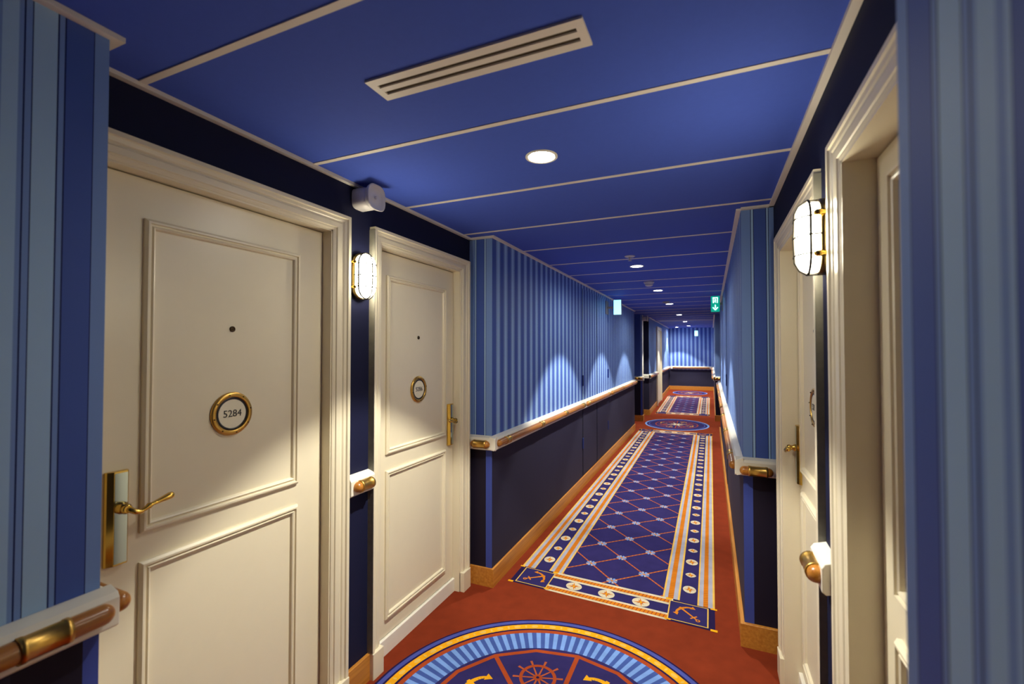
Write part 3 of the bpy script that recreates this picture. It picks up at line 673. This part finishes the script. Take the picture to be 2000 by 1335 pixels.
# ------------------------------------------------------------------ alarm sounders
def sounder(x, sgn, y, z, label):
    t = empty('alarm_sounder', (x, y, z), label, 'alarm', 'wall alarm sounders')
    def sq(r, d, pw=.62, n=32):
        o = []
        for k in range(n):
            a = 2*pi*k/n; o.append((sgn*d, r*abs(cos(a))**pw*(1 if cos(a) >= 0 else -1), r*abs(sin(a))**pw*(1 if sin(a) >= 0 else -1)))
        return o
    q = MB(); q.grid([sq(.040, 0, .55), sq(.047, .006, .55), sq(.047, .060, .58), sq(.044, .086, .62)], M_PLAST, True, True, True); q.build('sounder_body', t)
    q = MB(); q.grid([sq(.045, .080, .7), sq(.055, .096, .66), sq(.059, .110, .66), sq(.055, .112, .66), sq(.047, .100, .8), sq(.040, .092, 1), sq(.018, .094, 1), sq(.006, .100, 1)], M_PLAST, True, True, True); q.build('horn', t)
    q = MB(); q.lathe([(.007, .092), (.006, .108), (.001, .110)], (0, 0, 0), (sgn, 0, 0), M_PLAST, 14); q.build('horn_tip', t)
sounder(XLA, 1, 1.635, 2.245, 'white square alarm sounder with horn above left bulkhead lamp')
sounder(-1.31, 1, 9.86, 2.23, 'small distant alarm sounder high on far left pilaster')

# ------------------------------------------------------------------ ceiling sensors
t = empty('ceiling_sprinkler', (-.588, 3.71, ZC), 'white sprinkler head on disc before second downlight', 'sprinkler')
q = MB(); q.lathe([(.041, 0), (.041, -.003), (.034, -.007), (.014, -.009), (.012, -.006)], (0, 0, 0), (0, 0, 1), M_PLAST, 32); q.build('escutcheon', t)
q = MB(); q.lathe([(.008, 0), (.008, -.018), (.004, -.020), (.004, -.034), (.016, -.035), (.016, -.037), (.001, -.038)], (0, 0, 0), (0, 0, 1), M_SILV, 16); q.build('sprinkler_head', t)
t = empty('smoke_detector', (-.615, 5.17, ZC), 'white domed smoke detector between second and third downlights', 'detector')
q = MB(); q.lathe([(.056, 0), (.056, -.012), (.053, -.014)], (0, 0, 0), (0, 0, 1), M_PLAST, 36); q.build('mounting_base', t)
q = MB(); q.lathe([(.050, -.013), (.048, -.022), (.040, -.024), (.040, -.031), (.043, -.033), (.038, -.044), (.024, -.050), (.001, -.052)], (0, 0, 0), (0, 0, 1), M_PLAST, 36); q.build('detector_head', t)
t = empty('smoke_detector', (-.62, 7.35, ZC), 'small ceiling sensor disc just before the fourth downlight', 'detector')
q = MB(); q.lathe([(.055, 0), (.055, -.008), (.040, -.018), (.016, -.030), (.001, -.031)], (0, 0, 0), (0, 0, 1), M_PLASTG, 28); q.build('detector_head', t)

# ------------------------------------------------------------------ exit signs
def exit_sign(x, y, z, label, face, pict, wall=None, wd=.105, ht=.205, drop=False):
    t = empty('exit_sign', (x, y, z), label, 'sign', 'illuminated emergency exit signs')
    q = MB(); q.box(-wd/2, wd/2, -.018, .018, -ht/2, ht/2, M_GREEN if pict else M_PLAST); bevel(q.build('sign_case', t), .003)
    q = MB(); q.box(-wd/2+.004, wd/2-.004, -.0205, -.0182, -ht/2+.004, ht/2-.004, face); q.build('lit_panel', t)
    q = MB(); q.box(-wd/2+.004, wd/2-.004, .0182, .0205, -ht/2+.004, ht/2-.004, face); q.build('rear_panel', t)
    if pict:
        yy = -.0225
        def f(pts, m): q.face([(a, yy, b) for a, b in pts], m); 
        q = MB()
        # doorway frame with running figure, then a down arrow
        q.box(-.030, -.020, yy, -.0206, .012, .082, M_EXITW); q.box(-.030, .030, yy, -.0206, .074, .084, M_EXITW); q.box(.020, .030, yy, -.0206, .012, .082, M_EXITW); q.build('doorway_symbol', t, weld=False)
        q = MB(); q.lathe([(.0065, 0), (.0065, .002)], (-.002, -.0226, .062), (0, 1, 0), M_EXITW, 12)
        for a, b in (((0, .054), (-.004, .036)), ((-.004, .038), (-.014, .026)), ((-.014, .026), (-.018, .014)), ((-.004, .038), (.006, .028)), ((.006, .028), (.004, .014)), ((0, .052), (.012, .044)), ((0, .052), (-.010, .044))):
            q.tube([(a[0], -.0215, a[1]), (b[0], -.0215, b[1])], .0032, M_EXITW, 6)
        q.build('running_figure', t, weld=False)
        q = MB(); q.box(-.006, .006, yy, -.0206, -.055, -.012, M_EXITW)
        for s_ in (-1, 1): q.tube([(0, -.0215, -.080), (s_*.030, -.0215, -.045)], .0065, M_EXITW, 6)
        q.build('down_arrow', t, weld=False)
    if wall is not None:
        q = MB(); s_ = 1 if wall > x else -1
        q.box(min(wd/2*s_, wall-x), max(wd/2*s_, wall-x), -.010, .010, -.014, .014, M_PLASTG); q.box(min(wall-x, wall-x-s_*.012), max(wall-x, wall-x-s_*.012), -.09, .09, -.09, .09, M_PLASTG); q.build('wall_bracket', t, weld=False)
    if drop:
        q = MB(); q.box(-.006, .006, -.006, .006, ht/2, ZC-z, M_PLASTG); q.build('drop_rod', t)
exit_sign(-1.166, 6.30, 2.150, 'bright cyan-white exit sign box on the left corridor wall', M_CYAN, False, XL)
exit_sign(.060, 6.50, 2.165, 'green exit sign with down arrow on the right corridor wall', M_GREEN, True, XR)
exit_sign(-.405, 15.2, 2.100, 'small distant cyan exit sign hanging before the end wall', M_CYAN, False, None, .10, .17, True)
